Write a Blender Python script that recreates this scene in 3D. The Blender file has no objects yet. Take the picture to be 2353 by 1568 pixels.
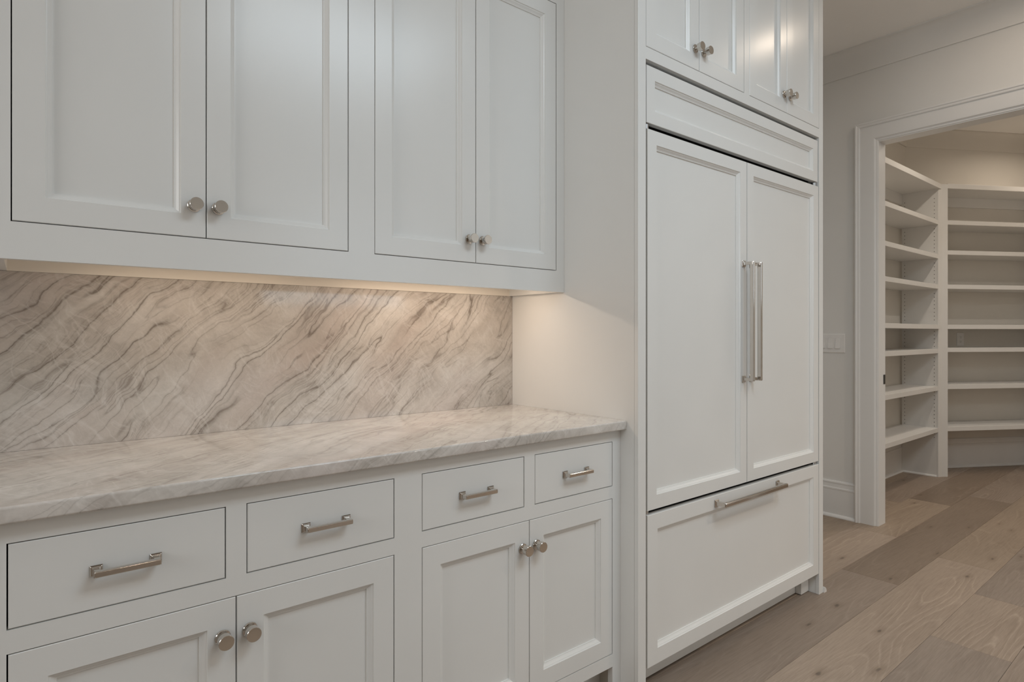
import bpy, bmesh, math, random
from mathutils import Vector, Matrix

random.seed(7)
S = bpy.context.scene
COL = S.collection
PI = math.pi

# ------------------------------------------------------------------ camera
IMG_W, IMG_H = 2353.0, 1568.0
F_PX, CX, CY, YAW = 1376.0, 1175.5, 767.8, 0.8890
cam_d = bpy.data.cameras.new('camera')
cam = bpy.data.objects.new('camera', cam_d)
COL.objects.link(cam)
cam_d.sensor_fit = 'HORIZONTAL'
cam_d.sensor_width = 36.0
cam_d.lens = 36.0 * F_PX / IMG_W
cam_d.shift_x = (IMG_W / 2 - CX) / IMG_W
cam_d.shift_y = -(IMG_H / 2 - CY) / IMG_W
cam_d.clip_start = 0.02
cam.location = (-1.5433, -1.8972, 1.2032)
cam.rotation_euler = (PI / 2, 0, -(PI / 2 - YAW))
S.camera = cam

# ------------------------------------------------------------------ view, world, daylight
vs = S.view_settings
vs.view_transform = 'Standard'
vs.look = 'None'
vs.exposure = 0.02
vs.gamma = 1.0
vs.use_curve_mapping = False
S.cycles.use_denoising = True
S.cycles.max_bounces = 10
S.cycles.diffuse_bounces = 6
S.cycles.glossy_bounces = 5
S.cycles.caustics_reflective = False
S.cycles.caustics_refractive = False
S.cycles.sample_clamp_indirect = 8.0

w = bpy.data.worlds.new('overcast_sky')
S.world = w
w.use_nodes = True
w.node_tree.nodes['Background'].inputs[0].default_value = (0.72, 0.85, 1.0, 1)
w.node_tree.nodes['Background'].inputs[1].default_value = 1.0


def area(name, loc, direction, sx, sy, power, color, spread=PI):
    d = bpy.data.lights.new(name, 'AREA')
    d.shape = 'RECTANGLE'
    d.size, d.size_y = sx, sy
    d.energy = power
    d.color = color
    d.spread = spread
    o = bpy.data.objects.new(name, d)
    COL.objects.link(o)
    o.location = loc
    o.rotation_euler = Vector(direction).to_track_quat('-Z', 'Y').to_euler()
    return o


CEIL = 3.02
WIN1 = dict(x0=.5, x1=2.4, z0=1.5, z1=2.75)       # window in the wall opposite the cabinets
WIN2 = dict(y0=-2.1, y1=-.5, z0=1.1, z1=2.6)      # window in the left wall
area('daylight_window_front', (1.45, -5.18, 2.125), (0, 1, 0), 1.8, 1.15, 12, (0.80, 0.92, 1.0))
area('daylight_window_left', (-4.18, -1.3, 1.85), (1, 0, 0), 1.5, 1.4, 26, (0.97, 0.96, 0.94))
FILL_HOLE = (-.75, 0.65, -2.85, -1.85)                      # ceiling opening added for the cool fill light: x0, x1, y0, y1
area('ceiling_fill_light', ((FILL_HOLE[0] + FILL_HOLE[1]) / 2, (FILL_HOLE[2] + FILL_HOLE[3]) / 2, CEIL + .03), (0, 0, -1), 1.3, .9, 31, (0.78, 0.91, 1.0))  # cool overhead fill lamp, added; no such source is known


# ------------------------------------------------------------------ materials
def new_mat(name):
    m = bpy.data.materials.new(name)
    m.use_nodes = True
    nt = m.node_tree
    b = nt.nodes['Principled BSDF']
    return m, nt, b


def N(nt, typ, **kw):
    n = nt.nodes.new(typ)
    for k, v in kw.items():
        setattr(n, k, v)
    return n


def ramp(nt, fac, stops, interp='LINEAR'):
    r = N(nt, 'ShaderNodeValToRGB')
    r.color_ramp.interpolation = interp
    els = r.color_ramp.elements
    while len(els) > 1:
        els.remove(els[0])
    els[0].position, els[0].color = stops[0][0], (*stops[0][1], 1)
    for p, c in stops[1:]:
        e = els.new(p)
        e.color = (*c, 1)
    nt.links.new(fac, r.inputs[0])
    return r.outputs[0]


def mix(nt, fac, a, b, mode='MIX'):
    m = N(nt, 'ShaderNodeMix', data_type='RGBA', blend_type=mode)
    for i, v in ((0, fac), (6, a), (7, b)):
        if hasattr(v, 'is_linked'):
            nt.links.new(v, m.inputs[i])
        elif i == 0:
            m.inputs[i].default_value = v
        else:
            m.inputs[i].default_value = (*v, 1)
    return m.outputs[2]


def mth(nt, op, a, b=None, clamp=False):
    m = N(nt, 'ShaderNodeMath', operation=op, use_clamp=clamp)
    for i, v in enumerate((a, b)):
        if v is None:
            continue
        if hasattr(v, 'is_linked'):
            nt.links.new(v, m.inputs[i])
        else:
            m.inputs[i].default_value = v
    return m.outputs[0]


def noise(nt, vec, scale, detail=4, rough=0.5, dist=0.0):
    n = N(nt, 'ShaderNodeTexNoise')
    n.inputs['Scale'].default_value = scale
    n.inputs['Detail'].default_value = detail
    n.inputs['Roughness'].default_value = rough
    n.inputs['Distortion'].default_value = dist
    nt.links.new(vec, n.inputs['Vector'])
    return n.outputs[0]


def mapping(nt, vec, rot=(0, 0, 0), scale=(1, 1, 1), loc=(0, 0, 0)):
    m = N(nt, 'ShaderNodeMapping')
    m.inputs['Rotation'].default_value = rot
    m.inputs['Scale'].default_value = scale
    m.inputs['Location'].default_value = loc
    nt.links.new(vec, m.inputs['Vector'])
    return m.outputs[0]


def paint(name, col, rough, bump=0.0, spec=0.5, var=0.015):
    """painted wood or wall: fine roller or brush relief, tiny tone variation"""
    m, nt, b = new_mat(name)
    tc = N(nt, 'ShaderNodeTexCoord').outputs['Object']
    n1 = noise(nt, tc, 3.0, 3)
    c = ramp(nt, n1, [(0.3, tuple(x * (1 - var) for x in col)), (0.7, tuple(min(1, x * (1 + var)) for x in col))])
    nt.links.new(c, b.inputs['Base Color'])
    b.inputs['Roughness'].default_value = rough
    b.inputs['Specular IOR Level'].default_value = spec
    if bump:
        bp = N(nt, 'ShaderNodeBump')
        bp.inputs['Strength'].default_value = bump
        bp.inputs['Distance'].default_value = 0.001
        nt.links.new(noise(nt, tc, 180.0, 2), bp.inputs['Height'])
        nt.links.new(bp.outputs[0], b.inputs['Normal'])
    return m


def metal(name, col, rough):
    m, nt, b = new_mat(name)
    tc = N(nt, 'ShaderNodeTexCoord').outputs['Object']
    c = ramp(nt, noise(nt, tc, 40, 2), [(0.3, tuple(x * .97 for x in col)), (0.7, col)])
    nt.links.new(c, b.inputs['Base Color'])
    b.inputs['Metallic'].default_value = 1.0
    b.inputs['Roughness'].default_value = rough
    return m


def emit(name, col, strength):
    m, nt, b = new_mat(name)
    b.inputs['Base Color'].default_value = (*col, 1)
    b.inputs['Emission Color'].default_value = (*col, 1)
    b.inputs['Emission Strength'].default_value = strength
    return m


def stone(name, plane):
    """polished beige quartzite with diagonal brown veins and pale cross cracks"""
    m, nt, b = new_mat(name)
    tc = N(nt, 'ShaderNodeTexCoord').outputs['Object']
    sep = N(nt, 'ShaderNodeSeparateXYZ')
    nt.links.new(tc, sep.inputs[0])
    comb = N(nt, 'ShaderNodeCombineXYZ')
    nt.links.new(sep.outputs[0], comb.inputs[0])
    if plane == 'xz':
        nt.links.new(sep.outputs[2], comb.inputs[1])
        nt.links.new(sep.outputs[1], comb.inputs[2])
        ang, loc = 44, (0.3, 0.1, 0)
    else:
        nt.links.new(mth(nt, 'ADD', sep.outputs[1], mth(nt, 'MULTIPLY', sep.outputs[2], 1.0)), comb.inputs[1])
        ang, loc = 36, (1.7, 3.1, 0)
    # wandering: bend the slab coordinates softly
    base = comb.outputs[0]
    wn = N(nt, 'ShaderNodeTexNoise')
    wn.inputs['Scale'].default_value = 2.6
    wn.inputs['Detail'].default_value = 3
    nt.links.new(base, wn.inputs['Vector'])
    sub = N(nt, 'ShaderNodeVectorMath', operation='SUBTRACT')
    nt.links.new(wn.outputs[1], sub.inputs[0])
    sub.inputs[1].default_value = (.5, .5, .5)
    scl = N(nt, 'ShaderNodeVectorMath', operation='SCALE')
    nt.links.new(sub.outputs[0], scl.inputs[0])
    scl.inputs['Scale'].default_value = 0.15
    add = N(nt, 'ShaderNodeVectorMath', operation='ADD')
    nt.links.new(base, add.inputs[0])
    nt.links.new(scl.outputs[0], add.inputs[1])
    wn2 = N(nt, 'ShaderNodeTexNoise')
    wn2.inputs['Scale'].default_value = 16
    wn2.inputs['Detail'].default_value = 4
    nt.links.new(base, wn2.inputs['Vector'])
    sub2 = N(nt, 'ShaderNodeVectorMath', operation='SUBTRACT')
    nt.links.new(wn2.outputs[1], sub2.inputs[0])
    sub2.inputs[1].default_value = (.5, .5, .5)
    scl2 = N(nt, 'ShaderNodeVectorMath', operation='SCALE')
    nt.links.new(sub2.outputs[0], scl2.inputs[0])
    scl2.inputs['Scale'].default_value = 0.028
    add2 = N(nt, 'ShaderNodeVectorMath', operation='ADD')
    nt.links.new(add.outputs[0], add2.inputs[0])
    nt.links.new(scl2.outputs[0], add2.inputs[1])
    v = mapping(nt, add2.outputs[0], rot=(0, 0, math.radians(-ang)), loc=loc)
    # soft bands along the vein direction
    st = noise(nt, mapping(nt, v, scale=(.55, 3.6, 1)), 1.6, 3, .5)
    st2 = noise(nt, mapping(nt, v, scale=(1.0, 9.0, 1), loc=(3, 1, 0)), 2.0, 4, .55)
    col = ramp(nt, st, [(0.30, (.50, .425, .345)), (0.43, (.575, .505, .43)), (0.52, (.655, .59, .52)), (0.68, (.70, .645, .585))])
    col = mix(nt, 0.40, col, ramp(nt, st2, [(0.3, (.47, .395, .32)), (0.48, (.60, .53, .46)), (0.66, (.71, .66, .60))]))
    # cloudy mottling, faint rose and ochre tints
    mot = noise(nt, base, 9.0, 9, .72, .5)
    col = mix(nt, 0.92, col, ramp(nt, mot, [(0.25, (.74, .72, .70)), (0.5, (1, 1, 1)), (0.75, (1.17, 1.17, 1.17))]), 'MULTIPLY')
    tint = noise(nt, mapping(nt, v, scale=(.7, 2.2, 1), loc=(9, 4, 0)), 2.0, 3)
    col = mix(nt, ramp(nt, tint, [(0.46, (0, 0, 0)), (0.70, (.55, .55, .55))]), col, (.61, .45, .385))
    fine = noise(nt, base, 110.0, 4, .7)
    col = mix(nt, 0.5, col, ramp(nt, fine, [(0.25, (.88, .88, .88)), (0.75, (1.10, 1.10, 1.10))]), 'MULTIPLY')

    def contour(field, level, width, gate_loc, gate, gs=2.2):
        d = mth(nt, 'ABSOLUTE', mth(nt, 'SUBTRACT', field, level))
        g = noise(nt, mapping(nt, v, scale=(.9, 2.6, 1), loc=gate_loc), gs, 3)
        m1 = ramp(nt, d, [(0, (1, 1, 1)), (width * .5, (.6, .6, .6)), (width, (.22, .22, .22)), (width * 4, (0, 0, 0))])
        return mth(nt, 'MULTIPLY', m1, ramp(nt, g, [(gate, (0, 0, 0)), (gate + .10, (1, 1, 1))]), True)
    fa = noise(nt, mapping(nt, v, scale=(.42, 5.0, 1), loc=(2, 5, 0)), 1.55, 2.5, .45)
    fb = noise(nt, mapping(nt, v, scale=(.60, 8.0, 1), loc=(7, 2, 0)), 1.8, 3, .5)
    fc = noise(nt, mapping(nt, v, scale=(1.1, 15.0, 1), loc=(1, 9, 0)), 2.0, 4, .55)
    for fld, lv, wd_, gl, gt, amt, cc in ((fa, .42, .006, (0, 0, 0), .42, .80, (.20, .145, .10)), (fa, .50, .007, (5, 1, 0), .40, .85, (.185, .135, .092)),
                                          (fa, .57, .006, (3, 8, 0), .44, .75, (.21, .155, .11)), (fb, .46, .007, (6, 4, 0), .44, .66, (.22, .165, .118)),
                                          (fb, .54, .008, (2, 2, 0), .47, .62, (.24, .18, .13)), (fc, .50, .013, (8, 3, 0), .47, .45, (.27, .21, .155)),
                                          (fc, .42, .010, (4, 7, 0), .50, .38, (.29, .225, .17))):
        col = mix(nt, mth(nt, 'MULTIPLY', contour(fld, lv, wd_, gl, gt), amt if plane == 'xz' else amt * .62), col, cc)
    # pale hairline cracks crossing the veins in short runs
    for sc, rot, amt, lc, wd_ in ((2.6, 142, .55, (0, 0, 0), .009), (4.0, 118, .52, (4, 2, 0), .010), (5.0, 96, .48, (7, 5, 0), .011), (6.5, 155, .42, (2, 6, 0), .012), (8.5, 128, .40, (9, 1, 0), .013)):
        r_ = noise(nt, mapping(nt, mapping(nt, add2.outputs[0], rot=(0, 0, math.radians(-rot))), scale=(.9, 3.4, 1), loc=lc), sc, 3, .5)
        d = mth(nt, 'ABSOLUTE', mth(nt, 'SUBTRACT', r_, .5))
        g = noise(nt, mapping(nt, base, loc=(lc[1], lc[0], 0)), 8.0, 3)
        f = mth(nt, 'MULTIPLY', ramp(nt, d, [(0, (1, 1, 1)), (wd_, (.4, .4, .4)), (wd_ * 2.2, (0, 0, 0))]), ramp(nt, g, [(.46, (0, 0, 0)), (.60, (1, 1, 1))]))
        col = mix(nt, mth(nt, 'MULTIPLY', f, amt * .62), col, (.82, .775, .72))
    hs = N(nt, 'ShaderNodeHueSaturation')
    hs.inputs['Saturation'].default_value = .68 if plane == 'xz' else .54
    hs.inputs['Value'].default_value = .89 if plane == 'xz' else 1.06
    nt.links.new(col, hs.inputs['Color'])
    nt.links.new(hs.outputs[0], b.inputs['Base Color'])
    b.inputs['Roughness'].default_value = 0.07
    b.inputs['Specular IOR Level'].default_value = 0.5
    return m


def oak(name):
    """matt limed oak plank; the plank's own tone is the object colour"""
    m, nt, b = new_mat(name)
    tc = N(nt, 'ShaderNodeTexCoord').outputs['Object']
    oi = N(nt, 'ShaderNodeObjectInfo')
    off = N(nt, 'ShaderNodeVectorMath', operation='SCALE')
    comb = N(nt, 'ShaderNodeCombineXYZ')
    for i, k in enumerate((17.3, 41.7, 9.1)):
        nt.links.new(mth(nt, 'MULTIPLY', oi.outputs['Random'], k), comb.inputs[i])
    add = N(nt, 'ShaderNodeVectorMath', operation='ADD')
    nt.links.new(tc, add.inputs[0])
    nt.links.new(comb.outputs[0], add.inputs[1])
    p = add.outputs[0]
    # cathedral figure: contour lines of a stretched, bent noise field
    fld = noise(nt, mapping(nt, p, scale=(.50, 3.6, 1)), 1.25, 1.5, .4)
    rings = mth(nt, 'FRACT', mth(nt, 'MULTIPLY', mth(nt, 'ADD', fld, mth(nt, 'MULTIPLY', noise(nt, mapping(nt, p, scale=(1, 2.5, 1)), 9, 4), .028)), 22.0))
    line = ramp(nt, rings, [(0, (.55, .55, .55)), (.12, (.30, .30, .30)), (.5, (.45, .45, .45)), (.80, (.50, .50, .50)), (.91, (1, 1, 1)), (1, (.55, .55, .55))])
    gmask = ramp(nt, noise(nt, mapping(nt, p, scale=(.8, 2.5, 1), loc=(3, 3, 0)), 1.8, 2), [(.42, (.10, .10, .10)), (.62, (1, 1, 1))])
    grain = noise(nt, mapping(nt, p, scale=(2.2, 60, 1)), 3.0, 5, .65)
    fine = noise(nt, mapping(nt, p, scale=(9, 240, 1)), 2.0, 3, .6)
    tone = noise(nt, mapping(nt, p, scale=(.8, 3.2, 1), loc=(1, 8, 0)), 1.6, 4)
    c = oi.outputs['Color']
    c = mix(nt, .55, c, ramp(nt, tone, [(.25, (.80, .79, .78)), (.5, (1, 1, 1)), (.75, (1.14, 1.14, 1.14))]), 'MULTIPLY')
    c = mix(nt, .62, c, ramp(nt, grain, [(.3, (.76, .74, .72)), (.5, (1, 1, 1)), (.7, (1.12, 1.12, 1.12))]), 'MULTIPLY')
    c = mix(nt, .45, c, ramp(nt, fine, [(.3, (.8, .8, .8)), (.7, (1.12, 1.12, 1.12))]), 'MULTIPLY')
    dk = mix(nt, 1.0, c, (.74, .715, .69), 'MULTIPLY')
    lt = mix(nt, 1.0, c, (1.24, 1.25, 1.26), 'MULTIPLY')
    fig = mix(nt, line, dk, lt)
    c = mix(nt, mth(nt, 'MULTIPLY', gmask, .85), c, fig)
    # knots
    vo = N(nt, 'ShaderNodeTexVoronoi', feature='F1', voronoi_dimensions='2D')
    vo.inputs['Scale'].default_value = 3.1
    nt.links.new(mapping(nt, p, scale=(.48, 1.5, 1)), vo.inputs['Vector'])
    sel = ramp(nt, mth(nt, 'FRACT', mth(nt, 'MULTIPLY', N_sep(nt, vo.outputs['Color']), 7.0)), [(.45, (0, 0, 0)), (.49, (1, 1, 1))])
    dn = mth(nt, 'ADD', vo.outputs['Distance'], mth(nt, 'MULTIPLY', mth(nt, 'SUBTRACT', noise(nt, mapping(nt, p, scale=(1, 2, 1)), 26, 3), .5), .085))
    halo = ramp(nt, dn, [(0, (1, 1, 1)), (.04, (.9, .9, .9)), (.11, (0, 0, 0))])
    core = ramp(nt, dn, [(0, (1, 1, 1)), (.012, (.8, .8, .8)), (.034, (0, 0, 0))])
    c = mix(nt, mth(nt, 'MULTIPLY', mth(nt, 'MULTIPLY', halo, sel), .30), c, (.15, .105, .07))
    c = mix(nt, mth(nt, 'MULTIPLY', mth(nt, 'MULTIPLY', core, sel), .65), c, (.055, .042, .034))
    nt.links.new(c, b.inputs['Base Color'])
    b.inputs['Roughness'].default_value = 0.5
    b.inputs['Specular IOR Level'].default_value = 0.35
    bp = N(nt, 'ShaderNodeBump')
    bp.inputs['Strength'].default_value = .12
    bp.inputs['Distance'].default_value = .001
    nt.links.new(fine, bp.inputs['Height'])
    nt.links.new(bp.outputs[0], b.inputs['Normal'])
    return m


def N_sep(nt, colour):
    s = N(nt, 'ShaderNodeSeparateColor')
    nt.links.new(colour, s.inputs[0])
    return s.outputs[0]


M = {}
M['cab'] = paint('cabinet_white_lacquer', (.80, .80, .785), .27, .03)
M['cab_in'] = paint('cabinet_inside', (.62, .57, .50), .5)
M['under'] = paint('underside_cream', (.82, .76, .68), .5)
M['wall'] = paint('wall_paint', (.74, .73, .71), .55, .06)
M['pantry_wall'] = paint('pantry_wall_paint', (.70, .67, .62), .55, .06)
M['ceil'] = paint('ceiling_paint', (.88, .865, .84), .8, .05)
M['trim'] = paint('trim_white_gloss', (.77, .765, .755), .32, .02)
M['shelf'] = paint('shelf_white_paint', (.73, .72, .70), .36, .02)
M['plastic'] = paint('switch_plastic', (.78, .77, .755), .3)
M['dark'] = paint('dark_gap', (.012, .012, .012), .6)
M['slot'] = paint('slot_dark', (.06, .055, .05), .6)
M['black'] = paint('black_latch', (.01, .01, .01), .4)
M['nickel'] = metal('polished_nickel', (.66, .62, .575), .09)
M['steel'] = metal('hinge_steel', (.55, .56, .57), .3)
M['splash'] = stone('quartzite_splash', 'xz')
M['counter'] = stone('quartzite_counter', 'xy')
M['oak'] = oak('limed_oak')
M['shoe'] = paint('shoe_molding_end', (.45, .41, .37), .5)
M['lens_w'] = emit('warm_lens', (1.0, .80, .60), 12.0)
M['led'] = emit('warm_led', (1.0, .78, .55), 8.0)
M['alu'] = metal('light_bar_aluminium', (.75, .75, .74), .4)
gm, gnt, gb = new_mat('window_glass')
gb.inputs['Base Color'].default_value = (.9, .96, .95, 1)
gb.inputs['Roughness'].default_value = .02
gb.inputs['Transmission Weight'].default_value = 1.0
gb.inputs['IOR'].default_value = 1.45
M['glass'] = gm


# ------------------------------------------------------------------ mesh helpers
def mesh_obj(name, bm, mat, parent=None, smooth=False, bevel=0.0, segs=2):
    bmesh.ops.recalc_face_normals(bm, faces=bm.faces)
    me = bpy.data.meshes.new(name)
    bm.to_mesh(me)
    bm.free()
    me.materials.append(M[mat] if isinstance(mat, str) else mat)
    o = bpy.data.objects.new(name, me)
    COL.objects.link(o)
    if parent is not None:
        o.parent = parent
    if smooth:
        for p in me.polygons:
            p.use_smooth = True
        me.set_sharp_from_angle(angle=math.radians(35))
    if bevel:
        md = o.modifiers.new('soft_edges', 'BEVEL')
        md.width = bevel
        md.segments = segs
        md.limit_method = 'ANGLE'
        md.angle_limit = math.radians(40)
        md.harden_normals = False
    return o


def tag(o, label, cat, group=None):
    o['label'] = label
    o['category'] = cat
    if group:
        o['group'] = group
    return o


def empty(name, loc, rz=0.0):
    o = bpy.data.objects.new(name, None)
    o.empty_display_size = .05
    COL.objects.link(o)
    o.location = loc
    o.rotation_euler = (0, 0, rz)
    return o


def struct(o):
    o['kind'] = 'structure'
    return o


def box(bm, x0, x1, y0, y1, z0, z1):
    if x0 > x1: x0, x1 = x1, x0
    if y0 > y1: y0, y1 = y1, y0
    if z0 > z1: z0, z1 = z1, z0
    v = [bm.verts.new((x, y, z)) for x in (x0, x1) for y in (y0, y1) for z in (z0, z1)]
    for f in ((0, 1, 3, 2), (4, 6, 7, 5), (0, 4, 5, 1), (2, 3, 7, 6), (0, 2, 6, 4), (1, 5, 7, 3)):
        bm.faces.new([v[i] for i in f])
    return bm


def boxes(*bs):
    bm = bmesh.new()
    for b in bs:
        box(bm, *b)
    return bm


def plate(x0, x1, z0, z1, holes, y0, y1, axis='y'):
    """slab with rectangular holes in the x-z plane (or y-z plane), thickness y0..y1"""
    xs = sorted(set([x0, x1] + [h[0] for h in holes] + [h[1] for h in holes]))
    zs = sorted(set([z0, z1] + [h[2] for h in holes] + [h[3] for h in holes]))
    xs = [x for x in xs if x0 <= x <= x1]
    zs = [z for z in zs if z0 <= z <= z1]
    bm = bmesh.new()
    vc = {}

    def V(x, y, z):
        k = (round(x, 6), round(y, 6), round(z, 6))
        if k not in vc:
            vc[k] = bm.verts.new((x, y, z) if axis == 'y' else (y, x, z))
        return vc[k]

    def solid(i, j):
        if i < 0 or j < 0 or i >= len(xs) - 1 or j >= len(zs) - 1:
            return False
        cx, cz = (xs[i] + xs[i + 1]) / 2, (zs[j] + zs[j + 1]) / 2
        return not any(h[0] < cx < h[1] and h[2] < cz < h[3] for h in holes)
    for i in range(len(xs) - 1):
        for j in range(len(zs) - 1):
            if not solid(i, j):
                continue
            a, b_, c, d = xs[i], xs[i + 1], zs[j], zs[j + 1]
            for y in (y0, y1):
                bm.faces.new([V(a, y, c), V(b_, y, c), V(b_, y, d), V(a, y, d)])
            if not solid(i - 1, j): bm.faces.new([V(a, y0, c), V(a, y1, c), V(a, y1, d), V(a, y0, d)])
            if not solid(i + 1, j): bm.faces.new([V(b_, y0, c), V(b_, y1, c), V(b_, y1, d), V(b_, y0, d)])
            if not solid(i, j - 1): bm.faces.new([V(a, y0, c), V(b_, y0, c), V(b_, y1, c), V(a, y1, c)])
            if not solid(i, j + 1): bm.faces.new([V(a, y0, d), V(b_, y0, d), V(b_, y1, d), V(a, y1, d)])
    bmesh.ops.recalc_face_normals(bm, faces=bm.faces)
    bmesh.ops.dissolve_limit(bm, angle_limit=.01, verts=bm.verts, edges=bm.edges)
    return bm


def prism_x(pts, x0, x1, bm=None):
    """polygon in (y, z) extruded along x"""
    bm = bm or bmesh.new()
    a = [bm.verts.new((x0, y, z)) for y, z in pts]
    b = [bm.verts.new((x1, y, z)) for y, z in pts]
    bm.faces.new(a)
    bm.faces.new(list(reversed(b)))
    n = len(pts)
    for i in range(n):
        bm.faces.new([a[i], a[(i + 1) % n], b[(i + 1) % n], b[i]])
    return bm


def prism_z(pts, z0, z1, bm=None):
    bm = bm or bmesh.new()
    a = [bm.verts.new((x, y, z0)) for x, y in pts]
    b = [bm.verts.new((x, y, z1)) for x, y in pts]
    bm.faces.new(a)
    bm.faces.new(list(reversed(b)))
    n = len(pts)
    for i in range(n):
        bm.faces.new([a[i], a[(i + 1) % n], b[(i + 1) % n], b[i]])
    return bm


def loft(sections, bm=None, caps=True):
    bm = bm or bmesh.new()
    rows = [[bm.verts.new(p) for p in s] for s in sections]
    n = len(rows[0])
    for r0, r1 in zip(rows, rows[1:]):
        for i in range(n):
            bm.faces.new([r0[i], r0[(i + 1) % n], r1[(i + 1) % n], r1[i]])
    if caps:
        bm.faces.new(rows[0])
        bm.faces.new(list(reversed(rows[-1])))
    return bm


def rings_rect(x0, x1, z0, z1, prof):
    """nested rectangles: prof is a list of (inset, y)"""
    bm = bmesh.new()
    rows = []
    for ins, y in prof:
        rows.append([bm.verts.new(p) for p in ((x0 + ins, y, z0 + ins), (x1 - ins, y, z0 + ins), (x1 - ins, y, z1 - ins), (x0 + ins, y, z1 - ins))])
    for r0, r1 in zip(rows, rows[1:]):
        for i in range(4):
            bm.faces.new([r0[i], r0[(i + 1) % 4], r1[(i + 1) % 4], r1[i]])
    bm.faces.new(rows[0])
    return bm


def lathe_y(prof, cx, cz, yf, seg=40):
    """revolve (radius, distance out of the face) about an axis along -y"""
    bm = bmesh.new()
    rows = []
    for r, e in prof:
        rows.append([bm.verts.new((cx + r * math.cos(2 * PI * k / seg), yf - e, cz + r * math.sin(2 * PI * k / seg))) for k in range(seg)])
    for r0, r1 in zip(rows, rows[1:]):
        for i in range(seg):
            bm.faces.new([r0[i], r0[(i + 1) % seg], r1[(i + 1) % seg], r1[i]])
    bm.faces.new(rows[0])
    bm.faces.new(rows[-1])
    return bm


# ------------------------------------------------------------------ joinery parts
KNOB = [(.0145, 0), (.0150, .0008), (.0150, .0030), (.0138, .0042), (.0070, .0046), (.0056, .0056), (.0056, .0125),
        (.0070, .0140), (.0128, .0150), (.0140, .0160), (.0150, .0316), (.0143, .0324)]


def knob(x, z, yf, parent):
    return mesh_obj('knob', lathe_y(KNOB, x, z, yf), 'nickel', parent, smooth=True)


def framed_front(name, x0, x1, z0, z1, yf, parent, w=.0535, th=.02, wt=None):
    """frame-and-panel door or drawer front, face at y = yf, room towards -y"""
    prof = [(0, yf + th), (0, yf + .0012), (.0012, yf), (w, yf), (w + .0010, yf + .0030), (w + .0040, yf + .0044), (w + .0085, yf + .0084),
            (w + .0115, yf + .0103), (w + .0130, yf + .0105), (w + .0132, yf + .0152)]
    d = mesh_obj(name, rings_rect(x0, x1, z0, z1, prof), 'cab', parent)
    i = w + .0125
    mesh_obj('panel', boxes((x0 + i, x1 - i, yf + .0145, yf + th - .001, z0 + i, z1 - i)), 'cab', d)
    return d


def pull_mesh(cx, cz, yf, cc, length, plate_s, bar_w, bar_d, e_out, vertical=False):
    """square bar pull: two stepped square plates, two legs, one bar"""
    bm = bmesh.new()
    h = plate_s / 2
    parts = []
    for s in (-1, 1):
        px = s * cc / 2
        # stepped plate lofted out of the face
        secs = []
        for r, e in ((h, 0), (h, .0022), (h * .80, .0048), (h * .66, .0050), (h * .62, .0062), (bar_w * .5, .0075)):
            secs.append([(px - r, -e, -r), (px + r, -e, -r), (px + r, -e, r), (px - r, -e, r)])
        loft(secs, bm)
        hw = bar_w * .5
        secs = [[(px - hw * .9, -.006, -hw * .95), (px + hw * .9, -.006, -hw * .95), (px + hw * .9, -.006, hw * .95), (px - hw * .9, -.006, hw * .95)],
                [(px - hw * .95, -(e_out - bar_d), -hw * .9), (px + hw * .95, -(e_out - bar_d), -hw * .9), (px + hw * .95, -(e_out - bar_d), hw * .9), (px - hw * .95, -(e_out - bar_d), hw * .9)],
                [(px - hw, -(e_out - bar_d * .3), -hw), (px + hw, -(e_out - bar_d * .3), -hw), (px + hw, -(e_out - bar_d * .3), hw), (px - hw, -(e_out - bar_d * .3), hw)]]
        loft(secs, bm)
    L = length / 2
    hw = bar_w / 2
    c = min(bar_d, bar_w) * .18
    secs = []
    for x, k in ((-L, .8), (-L + c, 1), (L - c, 1), (L, .8)):
        a, y0, y1 = hw * k, -(e_out - bar_d) - bar_d * (1 - k) * .5, -e_out + bar_d * (1 - k) * .5
        secs.append([(x, y0, -a), (x, y1 + c, -a), (x, y1, -a + c), (x, y1, a - c), (x, y1 + c, a), (x, y0, a)])
    loft(secs, bm)
    if vertical:
        bmesh.ops.rotate(bm, verts=bm.verts, cent=(0, 0, 0), matrix=Matrix.Rotation(PI / 2, 3, 'Y'))
    bmesh.ops.translate(bm, verts=bm.verts, vec=(cx, yf, cz))
    return bm


# ================================================================== THE ROOM
RX0, RX1, RY0 = -4.2, 2.60, -5.2          # room: left wall, door wall, opposite wall
PX1, PY0 = 5.95, -2.7                     # pantry limits
OP_Y0, OP_Y1, OP_Z = -1.75, -.434, 2.412   # pantry doorway
WT = .10

# floor slab with planks
floor = struct(mesh_obj('floor', boxes((RX0 - .1, PX1 + .1, RY0 - .1, .25, -.06, -.012)), M['slot']))
LIGHT, MID, DARK, TAN, GREY = (.312, .250, .198), (.252, .203, .164), (.205, .160, .123), (.288, .228, .174), (.242, .198, .163)
ROW_W, Y_SEAM = .2555, -.583
fixed = {0: [(-.95, 1.70, MID), (1.70, 3.885, DARK), (3.885, 6.1, MID)],
         1: [(-.20, 2.272, LIGHT), (2.272, 4.4, TAN), (4.4, 6.1, MID)],
         2: [(-1.1, 1.26, GREY), (1.26, 1.868, LIGHT), (1.868, 3.9, GREY), (3.9, 6.1, MID)],
         -1: [(-1.6, .45, GREY), (.45, 2.46, LIGHT), (2.46, 3.48, TAN), (3.48, 6.1, DARK)],
         -2: [(-.9, 1.2, MID), (1.2, 3.3, TAN), (3.3, 5.0, MID), (5.0, 6.1, TAN)],
         3: [(-1.3, 1.42, MID), (1.42, 3.3, DARK), (3.3, 5.3, MID)],
         4: [(-1.0, 1.1, TAN), (1.1, 2.9, MID), (2.9, 5.1, GREY)]}
tones = [LIGHT, MID, DARK, TAN, GREY]
rng = random.Random(3)
r = -4
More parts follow.
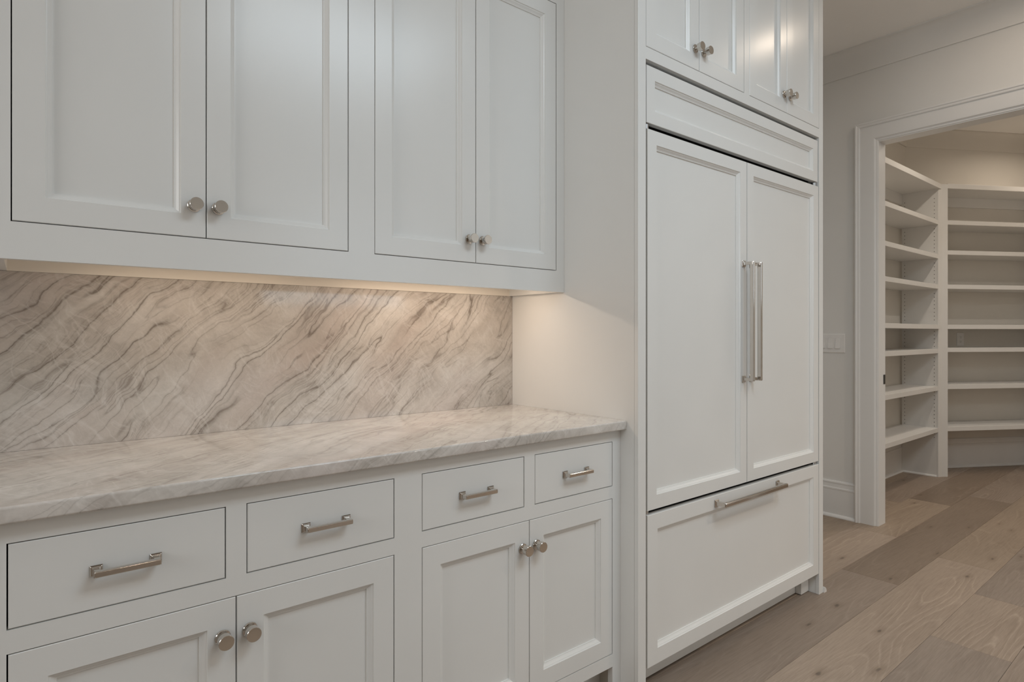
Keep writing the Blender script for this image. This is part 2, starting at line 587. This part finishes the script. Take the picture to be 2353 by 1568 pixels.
while True:
    ya = Y_SEAM - ROW_W * r
    yb_ = ya - ROW_W
    if ya < RY0 - .05:
        break
    segs = list(fixed.get(r, []))
    xs0 = segs[0][0] if segs else PX1 + .1
    xs1 = segs[-1][1] if segs else None
    if xs1 is None:
        x = RX0 - rng.uniform(0, 1.2)
        while x < PX1:
            L = rng.uniform(1.5, 2.2)
            segs.append((x, x + L, rng.choice(tones)))
            x += L
    else:
        x = xs0
        while x > RX0:
            L = rng.uniform(1.5, 2.2)
            segs.insert(0, (x - L, x, rng.choice(tones)))
            x -= L
        while xs1 < PX1:
            L = rng.uniform(1.5, 2.2)
            segs.append((xs1, xs1 + L, rng.choice(tones)))
            xs1 += L
    ya2, yb2 = min(ya, .24), max(yb_, RY0 - .05)
    if ya2 - yb2 > .03:
        for (xa, xb, c) in segs:
            xa2, xb2 = max(xa, RX0 - .05), min(xb, PX1 + .05)
            if xb2 - xa2 < .03:
                continue
            g = .0004
            e = .0010
            mx, my = (xa2 + xb2) / 2, (ya2 + yb2) / 2
            hx, hy = (xb2 - xa2) / 2 - g, (ya2 - yb2) / 2 - g
            secs = [[(-hx, -hy, -.0119), (hx, -hy, -.0119), (hx, hy, -.0119), (-hx, hy, -.0119)],
                    [(-hx, -hy, -e), (hx, -hy, -e), (hx, hy, -e), (-hx, hy, -e)],
                    [(-hx + e, -hy + e, 0), (hx - e, -hy + e, 0), (hx - e, hy - e, 0), (-hx + e, hy - e, 0)]]
            o = mesh_obj('plank', loft(secs), 'oak', floor)
            o.location = (mx, my, 0)
            k = 1 + rng.uniform(-.05, .05)
            o.color = (c[0] * k * 1.12, c[1] * k * 1.11, c[2] * k * 1.11, 1)
    r += 1

bm = plate(RX0 - .1, PX1 + .1, RY0 - .1, .25, [FILL_HOLE], 0, .08)
for v in bm.verts:
    v.co = (v.co.x, v.co.z, CEIL + v.co.y)
ceiling = struct(mesh_obj('ceiling', bm, 'ceil'))
fill_root = struct(empty('added_ceiling_opening', ((FILL_HOLE[0] + FILL_HOLE[1]) / 2, (FILL_HOLE[2] + FILL_HOLE[3]) / 2, CEIL)))  # unseen framed opening, made up to hold the overhead fill lamp
hx, hy = (FILL_HOLE[1] - FILL_HOLE[0]) / 2, (FILL_HOLE[3] - FILL_HOLE[2]) / 2
mesh_obj('window_frame', boxes((-hx - .06, -hx, -hy - .06, hy + .06, .08, .16), (hx, hx + .06, -hy - .06, hy + .06, .08, .16),
                               (-hx, hx, -hy - .06, -hy, .08, .16), (-hx, hx, hy, hy + .06, .08, .16)), 'trim', fill_root)
mesh_obj('pane', boxes((-hx, hx, -hy, hy, .12, .13)), 'glass', fill_root)
struct(mesh_obj('wall_back', boxes((RX0 - .1, RX1, .012, .112, 0, CEIL)), 'wall'))
struct(mesh_obj('wall_left', plate(RY0, .012, 0, CEIL, [(WIN2['y0'], WIN2['y1'], WIN2['z0'], WIN2['z1'])], RX0 - .1, RX0, axis='x'), 'wall'))
struct(mesh_obj('wall_front', plate(RX0 - .1, RX1 + WT, 0, CEIL, [(WIN1['x0'], WIN1['x1'], WIN1['z0'], WIN1['z1'])], RY0 - .1, RY0), 'wall'))
struct(mesh_obj('wall_right', plate(RY0, .14, 0, CEIL, [(OP_Y0, OP_Y1, -1, OP_Z)], RX1, RX1 + WT, axis='x'), 'wall'))
# pantry shell
PB = .035
DX, DY = 4.537, PB                                         # where the diagonal pantry wall starts
DL = 1.63
c30, s30 = math.cos(math.radians(30)), math.sin(math.radians(30))
EX, EY = DX + DL * c30, DY - DL * s30
struct(mesh_obj('wall_pantry_back', boxes((RX1 + WT, DX + .02, PB, PB + .1, 0, CEIL)), 'pantry_wall'))
struct(mesh_obj('wall_pantry_diagonal', prism_z([(DX, DY), (EX, EY), (EX + .1 * s30, EY + .1 * c30), (DX + .1 * s30, DY + .1 * c30)], 0, CEIL), 'pantry_wall'))
struct(mesh_obj('wall_pantry_right', boxes((EX, EX + .1, PY0, EY + .02, 0, CEIL)), 'pantry_wall'))
struct(mesh_obj('wall_pantry_front', boxes((RX1 + WT, EX + .1, PY0 - .1, PY0, 0, CEIL)), 'pantry_wall'))


# windows (behind the camera; they light the room)
def window(name, along, a0, a1, z0, z1, pos, inward):
    """along 'x' or 'y'; frame fills the wall hole, three lights wide"""
    root = struct(empty(name, (0, 0, 0)))
    d0, d1 = pos, pos - inward * .1
    fr = .055

    def B(a, b, za, zb, da, db):
        return (a, b, da, db, za, zb) if along == 'x' else (da, db, a, b, za, zb)
    n = 3
    wdt = (a1 - a0 - fr * (n + 1)) / n
    bm = bmesh.new()
    box(bm, *B(a0, a1, z0, z0 + fr, d0, d1))
    box(bm, *B(a0, a1, z1 - fr, z1, d0, d1))
    for i in range(n + 1):
        s = a0 + i * (wdt + fr)
        box(bm, *B(s, s + fr, z0 + fr, z1 - fr, d0, d1))
    mesh_obj('window_frame', bm, 'trim', root)
    for i in range(n):
        s = a0 + fr + i * (wdt + fr)
        mid = (d0 + d1) / 2
        mesh_obj('pane', boxes(B(s, s + wdt, z0 + fr, z1 - fr, mid - .003, mid + .003)), 'glass', root)
    mesh_obj('window_sill', boxes(B(a0 - .06, a1 + .06, z0 - .03, z0, d0, d0 + inward * .06)), 'trim', root)
    return root


window('window_1', 'x', WIN1['x0'], WIN1['x1'], WIN1['z0'], WIN1['z1'], RY0, 1)
window('window_2', 'y', WIN2['y0'], WIN2['y1'], WIN2['z0'], WIN2['z1'], RX0, 1)

# doorway casing and jamb: profile swept round the opening with mitred corners
CAS = [(-.002, 0), (-.002, .004), (.001, .009), (.004, .0095), (.010, .010), (.0135, .0135), (.0165, .0185), (.024, .0195), (.098, .0195), (.0995, .0255),
       (.103, .0275), (.112, .0285), (.116, .0325), (.1215, .0335), (.125, .032), (.125, 0)]


def casing(x_face, sgn):
    secs = []
    for yb2, z, sy, top in ((OP_Y1, 0, 1, 0), (OP_Y1, OP_Z, 1, 1), (OP_Y0, OP_Z, -1, 1), (OP_Y0, 0, -1, 0)):
        secs.append([(x_face - sgn * p, yb2 + sy * wv, z + (wv if top else 0)) for wv, p in CAS])
    return loft(secs)


trim1 = struct(empty('trim_1', (RX1, (OP_Y0 + OP_Y1) / 2, 0)))


def under(parent, o):
    o.parent = parent
    o.matrix_parent_inverse = Matrix.Translation(-Vector(parent.location))
    return o


under(trim1, mesh_obj('casing', casing(RX1, 1), 'trim'))
under(trim1, mesh_obj('casing', casing(RX1 + WT, -1), 'trim'))
bm = bmesh.new()
jx0, jx1 = RX1 - .004, RX1 + WT + .002
box(bm, jx0, jx1, OP_Y1 - .004, OP_Y1 + .012, 0, OP_Z + .012)
box(bm, jx0, jx1, OP_Y0 - .012, OP_Y0 + .004, 0, OP_Z + .012)
box(bm, jx0, jx1, OP_Y0 + .004, OP_Y1 - .004, OP_Z - .006, OP_Z + .012)
under(trim1, mesh_obj('jamb', bm, 'trim'))

# baseboards: moulded cap and shoe
BASE = [(0, 0), (.030, 0), (.030, .006), (.026, .014), (.019, .019), (.0155, .0205), (.0155, .180), (.0175, .183), (.0175, .192), (.0125, .196), (.0115, .220), (.014, .224), (.0135, .231), (.008, .238), (0, .238)]


def sweep_line(p0, p1, nrm, prof, flip=False):
    """prof (out, z) swept from p0 to p1 in plan; nrm is the outward unit normal"""
    secs = []
    for p in (p0, p1):
        secs.append([(p[0] + nrm[0] * o_, p[1] + nrm[1] * o_, z) for o_, z in prof])
    return loft(secs)


struct(mesh_obj('baseboard_right', sweep_line((RX1, .012), (RX1, OP_Y1 + .125), (-1, 0), BASE), 'trim'))
struct(mesh_obj('baseboard_right_far', sweep_line((RX1, OP_Y0 - .125), (RX1, RY0), (-1, 0), BASE), 'trim'))
struct(mesh_obj('baseboard_front', sweep_line((RX1, RY0), (RX0, RY0), (0, 1), BASE), 'trim'))
struct(mesh_obj('baseboard_left', sweep_line((RX0, RY0), (RX0, 0), (1, 0), BASE), 'trim'))
PBASE = [(o_, z * 1.09 if z > .1 else z) for o_, z in BASE]
struct(mesh_obj('baseboard_pantry_back', sweep_line((RX1 + WT, PB), (4.41, PB), (0, -1), PBASE), 'trim'))
struct(mesh_obj('baseboard_pantry_diagonal', sweep_line((DX - .02 * c30, DY + .02 * s30), (EX, EY), (-s30, -c30), PBASE), 'trim'))
struct(mesh_obj('baseboard_pantry_right', sweep_line((EX, EY), (EX, PY0), (-1, 0), PBASE), 'trim'))
struct(mesh_obj('baseboard_pantry_front', sweep_line((EX, PY0), (RX1 + WT, PY0), (0, 1), PBASE), 'trim'))

# crown mouldings: shallow cove
CR_D, CR_P = .150, .085
CROWN = [(0, CEIL), (0, CEIL - CR_D), (.010, CEIL - CR_D), (.012, CEIL - CR_D + .012)]
for k in range(1, 9):
    t = k / 9 * PI / 2
    CROWN.append((.012 + (CR_P - .022) * (1 - math.cos(t)), CEIL - CR_D + .012 + (CR_D - .022) * math.sin(t)))
CROWN += [(CR_P - .008, CEIL - .009), (CR_P, CEIL - .008), (CR_P, CEIL)]
struct(mesh_obj('trim_2', sweep_line((RX1, .012), (RX1, RY0), (-1, 0), CROWN), 'wall', smooth=True))
struct(mesh_obj('trim_3', sweep_line((RX1 + WT, PB), (DX + .01, PB), (0, -1), CROWN), 'pantry_wall', smooth=True))
struct(mesh_obj('trim_4', sweep_line((DX - .02, DY + .02), (EX, EY), (-s30, -c30), CROWN), 'pantry_wall', smooth=True))

# ================================================================== BUILT-IN KITCHEN RUN
YU, YB, YF = -.303, -.572, -.647     # face planes: upper, base, refrigerator
GAP = .0022


def upper_cabinet(x0, x1, label, lip0=True, lip1=True):
    """two inset doors behind a flush face frame, open recess under the bottom"""
    xc0, xc1 = x0 + .040, x1 - .0385
    za, zc = (1.357 if lip0 else 1.412), (1.357 if lip1 else 1.412)
    zb, zt, zd0, zd1 = 1.357, CEIL - .001, 1.434, 2.41
    root = empty('upper_cabinet', ((x0 + x1) / 2, 0, zb))
    P = lambda o: under(root, o)
    ff = P(mesh_obj('face_frame', plate(x0, x1, zb, zt, [(xc0, xc1, zd0, zd1)], YU, YU + .020), 'cab'))
    bm = boxes((x0 + .0005, x0 + (.029 if lip0 else .018), YU + .020, .0, za, zt), (x1 - .018, x1 - .0005, YU + .020, .0, zc, zt),
               (x0 + .018, x1 - .018, YU + .020, .0, 1.412, 1.43), (x0 + .018, x1 - .018, -.008, .0, 1.43, zt),
               (x0 + .018, x1 - .018, YU + .020, -.008, zd1 + .004, zd1 + .022))
    P(mesh_obj('carcass', bm, 'cab'))
    P(mesh_obj('ledger_rail', boxes((x0 + (.029 if lip0 else 0), x1 - (.018 if lip1 else 0), -.0045, -.0006, zb - .0003, 1.412)), 'under'))
    xm = (xc0 + xc1) / 2
    for s, a, b in ((-1, xc0, xm), (1, xm, xc1)):
        ga, gb = (GAP, GAP * .55) if s < 0 else (GAP * .55, GAP)
        d = framed_front('door', a + ga, b - gb, zd0 + GAP, zd1 - GAP, YU, None)
        P(d)
        knob(xm + s * .027, 1.511, YU, d)
    tag(root, label, 'cabinet', 'upper cabinets over the stone counter')
    return root


upper_cabinet(-.800, 0.0, 'white two-door upper cabinet hung against the tall refrigerator side panel', lip0=False)
upper_cabinet(-1.607, -.800, 'white two-door upper cabinet next to the one against the refrigerator panel', lip1=False)
upper_cabinet(-2.414, -1.607, 'white two-door upper cabinet two units away from the refrigerator panel')


def base_cabinet(x0, x1, label):
    root = empty('base_cabinet', ((x0 + x1) / 2, 0, 0))
    P = lambda o: under(root, o)
    xa, xb = x0 + .0385, x1 - .0385
    xm = (xa + xb) / 2
    d0, d1, q0, q1 = .1455, .660, .700, .848
    s0, s1 = xm - .0198, xm + .0198
    P(mesh_obj('face_frame', plate(x0, x1, 0.0, .8865, [(xa, s0, q0, q1), (s1, xb, q0, q1), (xa, xb, d0, d1), (xa, xb, -1, .104)], YB, YB + .020), 'cab'))
    bm = boxes((x0 + .0005, x0 + .018, YB + .020, .0, 0, .8865), (x1 - .018, x1 - .0005, YB + .020, .0, 0, .8865),
               (x0 + .018, x1 - .018, YB + .020, 0, .110, .128), (x0 + .018, x1 - .018, -.01, 0, .128, .8865),
               (x0 + .018, x1 - .018, YB + .020, -.01, .672, .690), (x0 + .018, x1 - .018, YB + .020, -.01, .868, .8865))
    P(mesh_obj('carcass', bm, 'cab_in'))
    P(mesh_obj('toe_kick', boxes((x0 + .018, x1 - .018, YB + .075, YB + .09, 0.001, .110)), 'cab'))
    for a, b in ((xa, s0), (s1, xb)):
        yf = YB
        prof = [(0, yf + .02), (0, yf + .0012), (.0012, yf)]
        bm = rings_rect(a + GAP, b - GAP, q0 + GAP, q1 - GAP, prof)
        bm.verts.ensure_lookup_table()
        bm.faces.new(bm.verts[-4:])
        dr = P(mesh_obj('drawer', bm, 'cab'))
        mesh_obj('pull', pull_mesh((a + b) / 2, .772, YB, .0945, .1045, .0200, .0115, .0095, .0290), 'nickel', dr, bevel=.0006)
    for s, a, b in ((-1, xa, xm), (1, xm, xb)):
        ga, gb = (GAP, GAP * .55) if s < 0 else (GAP * .55, GAP)
        d = P(framed_front('door', a + ga, b - gb, d0 + GAP, d1 - GAP, YB, None))
        knob(xm + s * .0265, .582, YB, d)
    tag(root, label, 'cabinet', 'base cabinets under the stone counter')
    return root


base_cabinet(-.800, 0.0, 'white base cabinet with two drawers and two doors beside the refrigerator panel')
base_cabinet(-1.607, -.800, 'white base cabinet with drawers and doors, second from the refrigerator panel')
base_cabinet(-2.414, -1.607, 'white base cabinet with drawers and doors, third from the refrigerator panel')

# countertop with eased front edge
ZT, ZBT, YC = .9165, .8868, -.600
pr = [(0, ZBT), (YC + .004, ZBT)]
for k in range(5):
    t = k / 4 * PI / 2
    pr.append((YC + .004 - .004 * math.sin(t), ZBT + .004 - .004 * math.cos(t)))
for k in range(9):
    t = k / 8 * PI / 2
    pr.append((YC + .005 - .005 * math.cos(t), ZT - .005 + .005 * math.sin(t)))
pr.append((0, ZT))
ct = mesh_obj('countertop', prism_x(pr, -2.414, -.0004), 'counter', smooth=True)
tag(ct, 'polished beige veined stone countertop over the white base cabinets', 'countertop')
sp = mesh_obj('backsplash', boxes((-2.414, -.0004, -.0005, .0115, ZT + .0004, 1.3565)), 'splash')
tag(sp, 'polished beige stone backsplash with diagonal brown veins behind the counter', 'backsplash')


# under-cabinet light bars
def light_bar(x0, x1, power, label):
    root = empty('light_bar', ((x0 + x1) / 2, -.17, 1.412))
    P = lambda o: under(root, o)
    P(mesh_obj('housing', boxes((x0, x1, -.185, -.155, 1.401, 1.4118)), 'alu', bevel=.001))
    P(mesh_obj('diffuser', boxes((x0 + .005, x1 - .005, -.180, -.160, 1.3985, 1.401)), 'led'))
    a = area('led_light', ((x0 + x1) / 2, -.17, 1.397), (0, 0, -1), x1 - x0 - .02, .014, power, (1.0, .80, .64))
    under(root, a)
    tag(root, label, 'light', 'under-cabinet light bars')


light_bar(-.74, -.10, .98, 'slim warm light bar under the upper cabinet beside the refrigerator panel')
light_bar(-1.42, -.88, .28, 'slim warm light bar under the next upper cabinet along')

# ---- tall refrigerator surround
tall = empty('refrigerator_cabinet', (.669, 0, 0))
PT = lambda o: under(tall, o)
XR = 1.338
fz1 = CEIL - .001
dz0, dz1 = 2.1495, 2.87
holes = [(.040, 1.298, -1, 2.109), (.040, .648, dz0, dz1), (.687, 1.298, dz0, dz1)]
PT(mesh_obj('face_frame', plate(.0005, XR, 0, fz1, holes, YF, YF + .016), 'cab', bevel=.0008))
PT(mesh_obj('side_panel', boxes((.0005, .038, YF + .0165, 0, 0, fz1)), 'cab'))
PT(mesh_obj('side_panel', boxes((1.300, XR, YF + .0165, 0, 0, fz1)), 'cab'))
PT(mesh_obj('carcass', boxes((.038, 1.300, YF + .0165, 0, 2.112, 2.13), (.038, 1.300, -.01, 0, 2.13, fz1), (.66, .676, YF + .0165, -.01, 2.13, fz1),
                             (.038, .66, YF + .0165, -.01, dz1 + .02, dz1 + .04), (.676, 1.3, YF + .0165, -.01, dz1 + .02, dz1 + .04)), 'cab'))
for a, b in ((.040, .648), (.687, 1.298)):
    xm = (a + b) / 2
    for s, p, q in ((-1, a, xm), (1, xm, b)):
        ga, gb = (GAP, GAP * .55) if s < 0 else (GAP * .55, GAP)
        d = PT(framed_front('door', p + ga, q - gb, dz0 + GAP, dz1 - GAP, YF, None))
        knob(xm + s * .026, 2.2245, YF, d)
# quarter-round shoe at the outer foot of the right panel
q = [(XR, 0), (XR + .024, 0)] + [(XR + .024 * math.cos(k / 8 * PI / 2), .026 * math.sin(k / 8 * PI / 2)) for k in range(1, 9)]
bm = loft([[(x, YF - .006, z) for x, z in q], [(x, 0, z) for x, z in q]])
shoe = PT(mesh_obj('shoe_molding', bm, 'trim', smooth=True))
tag(tall, 'tall white cabinet surround enclosing the refrigerator with four small doors above', 'cabinet')

# ---- built-in refrigerator with matching white panels
fr = empty('refrigerator', (.669, YF, 0))
PF = lambda o: under(fr, o)
fx0, fx1 = .0490, 1.2895
PF(mesh_obj('body', boxes((.052, 1.286, YF + .045, -.02, .075, 2.085)), 'dark'))
g = PF(framed_front('grille_panel', .0475, 1.2900, 1.9025, 2.0935, YF + .003, None, w=.044))
for i, (a, b, hx) in enumerate(((fx0, .6665, .642), (.6710, fx1, .6975))):
    d = PF(framed_front('door', a, b, .6180, 1.8815, YF - .0005, None, w=.047, th=.022))
    mesh_obj('handle', pull_mesh(hx, 1.2525, YF - .0005, .4520, .4650, .0255, .0130, .0165, .0465, vertical=True), 'nickel', d, bevel=.0012)
d = PF(framed_front('freezer_drawer', fx0, 1.2925, .0985, .6030, YF - .0005, None, w=.052, th=.022))
mesh_obj('handle', pull_mesh(.6800, .5740, YF - .0005, .4560, .4660, .0265, .0165, .0150, .0455), 'nickel', d, bevel=.0012)
for x in (.058, 1.278):
    for z in (1.8915, .6105):
        bm = bmesh.new()
        bmesh.ops.create_cone(bm, cap_ends=True, segments=20, radius1=.010, radius2=.010, depth=.016, matrix=Matrix.Translation((x, YF + .016, z)))
        PF(mesh_obj('hinge', bm, 'steel', smooth=True))
bm = boxes((.0395, 1.2985, YF + .075, YF + .09, 0.004, .095))
PF(mesh_obj('toe_panel', bm, 'cab'))
PF(mesh_obj('foot_block', boxes((1.225, 1.2975, YF + .048, YF + .074, .003, .090)), 'cab', bevel=.001))
tag(fr, 'built-in white panelled refrigerator with two doors and a bottom freezer drawer', 'refrigerator')

# ================================================================== DOOR WALL FITTINGS
sw = empty('light_switch', (RX1, -.155, 1.1415))
PS = lambda o: under(sw, o)
secs = []
ya, yb2, za, zb2 = -.2405, -.0605, 1.0790, 1.2040
for ins, px in ((0, 0), (0, .0035), (.004, .0062)):
    secs.append([(RX1 - px, ya + ins, za + ins), (RX1 - px, yb2 - ins, za + ins), (RX1 - px, yb2 - ins, zb2 - ins), (RX1 - px, ya + ins, zb2 - ins)])
PS(mesh_obj('plate', loft(secs), 'plastic'))
for k in range(3):
    yc = -.1965 + k * .046
    zc = 1.1415
    bmf = plate(yc - .0172, yc + .0172, zc - .0345, zc + .0345, [(yc - .0160, yc + .0160, zc - .0333, zc + .0333)], RX1 - .0072, RX1 - .0058, axis='x')
    PS(mesh_obj('rocker_frame', bmf, 'plastic'))
    bmr = loft([[(RX1 - .006, yc - .0155, zc + .033), (RX1 - .006, yc + .0155, zc + .033), (RX1 - .0072, yc + .0155, zc + .033), (RX1 - .0072, yc - .0155, zc + .033)],
                [(RX1 - .006, yc - .0155, zc), (RX1 - .006, yc + .0155, zc), (RX1 - .0085, yc + .0155, zc), (RX1 - .0085, yc - .0155, zc)],
                [(RX1 - .006, yc - .0155, zc - .033), (RX1 - .006, yc + .0155, zc - .033), (RX1 - .0125, yc + .0155, zc - .033), (RX1 - .0125, yc - .0155, zc - .033)]])
    PS(mesh_obj('rocker', bmr, 'plastic'))
    for z in (zc - .048, zc + .048):
        bms = bmesh.new()
        bmesh.ops.create_cone(bms, cap_ends=True, segments=12, radius1=.003, radius2=.0026, depth=.0016,
                              matrix=Matrix.Translation((RX1 - .0066, yc, z)) @ Matrix.Rotation(PI / 2, 4, 'Y'))
        PS(mesh_obj('screw', bms, 'plastic'))
tag(sw, 'white wall plate with rocker switches beside the pantry doorway', 'light switch')

lp = mesh_obj('latch_plate', boxes((RX1 + .070, RX1 + .098, OP_Y1 - .0055, OP_Y1 - .0038, .885, .945)), 'black')
tag(lp, 'small black latch plate set in the pantry door jamb', 'latch plate')

# ================================================================== PANTRY SHELVING
# left unit on the back wall
left = empty('shelf_unit', (3.56, PB, 0))
PL = lambda o: under(left, o)
XD = 4.41
TH = .036
ZL = [2.160, 1.873, 1.618, 1.077, .763, .413]
PL(mesh_obj('shelf', boxes((RX1 + WT + .018, XD + .03, -.264, PB - .001, 2.466 - .042, 2.466)), 'shelf', bevel=.001))
for z in ZL:
    PL(mesh_obj('shelf', boxes((RX1 + WT + .020, XD - .001, -.250, PB - .001, z - TH, z)), 'shelf', bevel=.001))
PL(mesh_obj('shelf', boxes((RX1 + WT + .018, XD - .0005, -.264, PB - .001, 1.281 - TH, 1.281)), 'shelf', bevel=.001))
PL(mesh_obj('side_panel', boxes((RX1 + WT + .0005, RX1 + WT + .018, -.25, PB - .001, 0, 2.424)), 'shelf'))
PL(mesh_obj('side_panel', boxes((XD, XD + .018, -.240, PB - .016, .0, 2.424)), 'shelf'))
PL(mesh_obj('corner_post', prism_z([(XD, -.250), (XD, -.2405), (XD + .018, -.2405), (XD + .05, -.262), (4.487, -.2825), (4.487, -.2965), (4.4495, -.2665)][::-1], 0, 2.4655), 'shelf'))
PL(mesh_obj('cleat', boxes((RX1 + WT + .018, XD - .001, PB - .020, PB - .0015, 2.335, 2.4235)), 'shelf'))
bm = bmesh.new()
for yh in (-.222, -.003):
    z = .33
    while z < 2.36:
        if not any(zz - .045 < z < zz + .01 for zz in ZL + [1.281, 2.466]):
            bmesh.ops.create_cone(bm, cap_ends=True, segments=8, radius1=.0032, radius2=.0032, depth=.0008,
                                  matrix=Matrix.Translation((XD - .0004, yh, z)) @ Matrix.Rotation(PI / 2, 4, 'Y'))
        z += .032
ph = PL(mesh_obj('pin_holes', bm, 'slot'))
ph['kind'] = 'stuff'
qs = [(XD, 0), (XD - .014, 0)] + [(XD - .014 * math.cos(k / 6 * PI / 2), .014 * math.sin(k / 6 * PI / 2)) for k in range(1, 7)]
PL(mesh_obj('shoe_molding', loft([[(x, -.24, z) for x, z in qs], [(x, PB - .03, z) for x, z in qs]]), 'shelf', smooth=True))
tag(left, 'white pantry shelf unit on the back wall with rows of pin holes', 'shelf unit')

# right unit on the diagonal wall, in its own turned frame (x along the front, y into the wall)
QX, QY = 4.487, -.2965
right = empty('shelf_unit', (QX, QY, 0), -math.radians(30))
wd = (DX - QX) * s30 + (DY - QY) * c30          # distance from front line to the wall
RL = 1.18
ZR = [2.162, 1.909, 1.620, 1.086, .773, .418]
mesh_obj('shelf', boxes((.0, RL, .0, wd - .001, 2.470 - .040, 2.470)), 'shelf', right, bevel=.001)
for z in ZR:
    mesh_obj('shelf', boxes((.001, RL - .02, .006, wd - .001, z - TH, z)), 'shelf', right, bevel=.001)
mesh_obj('shelf', boxes((.001, RL - .02, .001, wd - .001, 1.281 - TH, 1.281)), 'shelf', right, bevel=.001)
mesh_obj('cleat', boxes((.001, RL - .02, wd - .020, wd - .0015, 2.345, 2.4295)), 'shelf', right)
mesh_obj('side_panel', boxes((RL - .018, RL, .0, wd - .018, 0, 2.43)), 'shelf', right)
tag(right, 'white pantry shelf unit on the diagonal wall with an outlet behind it', 'shelf unit')

# outlet on the diagonal wall
ou = empty('wall_outlet', (5.025 - .0005 * s30, -.247 - .0005 * c30, 1.15), -math.radians(30))
loc_y = 0
# put it exactly on the wall face
dist = (5.025 - DX) * s30 + (-.247 - DY) * c30
ou.location = (5.025 - dist * s30, -.247 - dist * c30, 1.155)
secs = []
for ins, px in ((0, 0), (0, .003), (.003, .0055)):
    secs.append([(-.0365 + ins, -px, -.059 + ins), (.0365 - ins, -px, -.059 + ins), (.0365 - ins, -px, .059 - ins), (-.0365 + ins, -px, .059 - ins)])
mesh_obj('plate', loft(secs), 'plastic', ou)
for z in (-.0195, .0195):
    bm = boxes((-.0165, .0165, -.0072, -.0052, z - .0140, z + .0140))
    so = mesh_obj('socket', bm, 'plastic', ou, bevel=.003)
    mesh_obj('slots', boxes((-.0075, -.0055, -.0076, -.0070, z - .002, z + .007), (.0055, .0075, -.0076, -.0070, z - .002, z + .006), (-.0022, .0022, -.0076, -.0070, z - .010, z - .0055)), 'slot', so)
tag(ou, 'white duplex outlet on the diagonal pantry wall between shelves', 'outlet')


# ================================================================== RECESSED CEILING LIGHTS
def downlight(x, y, power, label, group, col=(1.0, .83, .66), spread=2.42):
    root = empty('recessed_light', (x, y, CEIL))
    bm = bmesh.new()
    seg = 32
    rows = []
    for rr, z in ((.085, 0), (.085, -.004), (.080, -.006), (.062, -.004), (.056, -.0015)):
        rows.append([bm.verts.new((rr * math.cos(2 * PI * k / seg), rr * math.sin(2 * PI * k / seg), z)) for k in range(seg)])
    for r0, r1 in zip(rows, rows[1:]):
        for i in range(seg):
            bm.faces.new([r0[i], r0[(i + 1) % seg], r1[(i + 1) % seg], r1[i]])
    mesh_obj('trim_ring', bm, 'trim', root, smooth=True)
    bm = bmesh.new()
    bmesh.ops.create_circle(bm, cap_ends=True, segments=32, radius=.057, matrix=Matrix.Translation((0, 0, -.0015)))
    mesh_obj('lens', bm, 'lens_w', root)
    d = bpy.data.lights.new('downlight_beam', 'AREA')
    d.shape = 'DISK'
    d.size = .10
    d.energy = power
    d.color = col
    d.spread = spread
    o = bpy.data.objects.new('downlight_beam', d)
    COL.objects.link(o)
    o.parent = root
    o.location = (0, 0, -.008)
    tag(root, label, 'ceiling light', group)


downlight(2.04, -1.26, 2.2, 'round recessed ceiling light in front of the pantry doorway', 'recessed kitchen lights', spread=3.05)
downlight(1.55, -2.70, 12.5, 'added recessed fill light between the ceiling opening and the doorway wall', 'recessed kitchen lights')  # unseen lamp added as broad fill for the right half
downlight(1.55, -4.20, 9, 'round recessed ceiling light close to the window wall', 'recessed kitchen lights')
downlight(-.90, -4.20, 5, 'round recessed ceiling light away from the window, on the blank wall side', 'recessed kitchen lights')
downlight(3.65, -.90, 7.5, 'round recessed ceiling light in the pantry near its doorway', 'recessed pantry lights', (1.0, .89, .76), 2.6)
downlight(5.05, -1.05, 4.6, 'round recessed ceiling light in the pantry facing the diagonal shelves', 'recessed pantry lights', (1.0, .85, .69), 2.7)
downlight(4.10, -2.10, 12, 'added recessed fill light in the pantry away from the shelves', 'recessed pantry lights', (1.0, .93, .85), 2.2)  # extra unseen lamp, added to brighten the floor and lower shelves
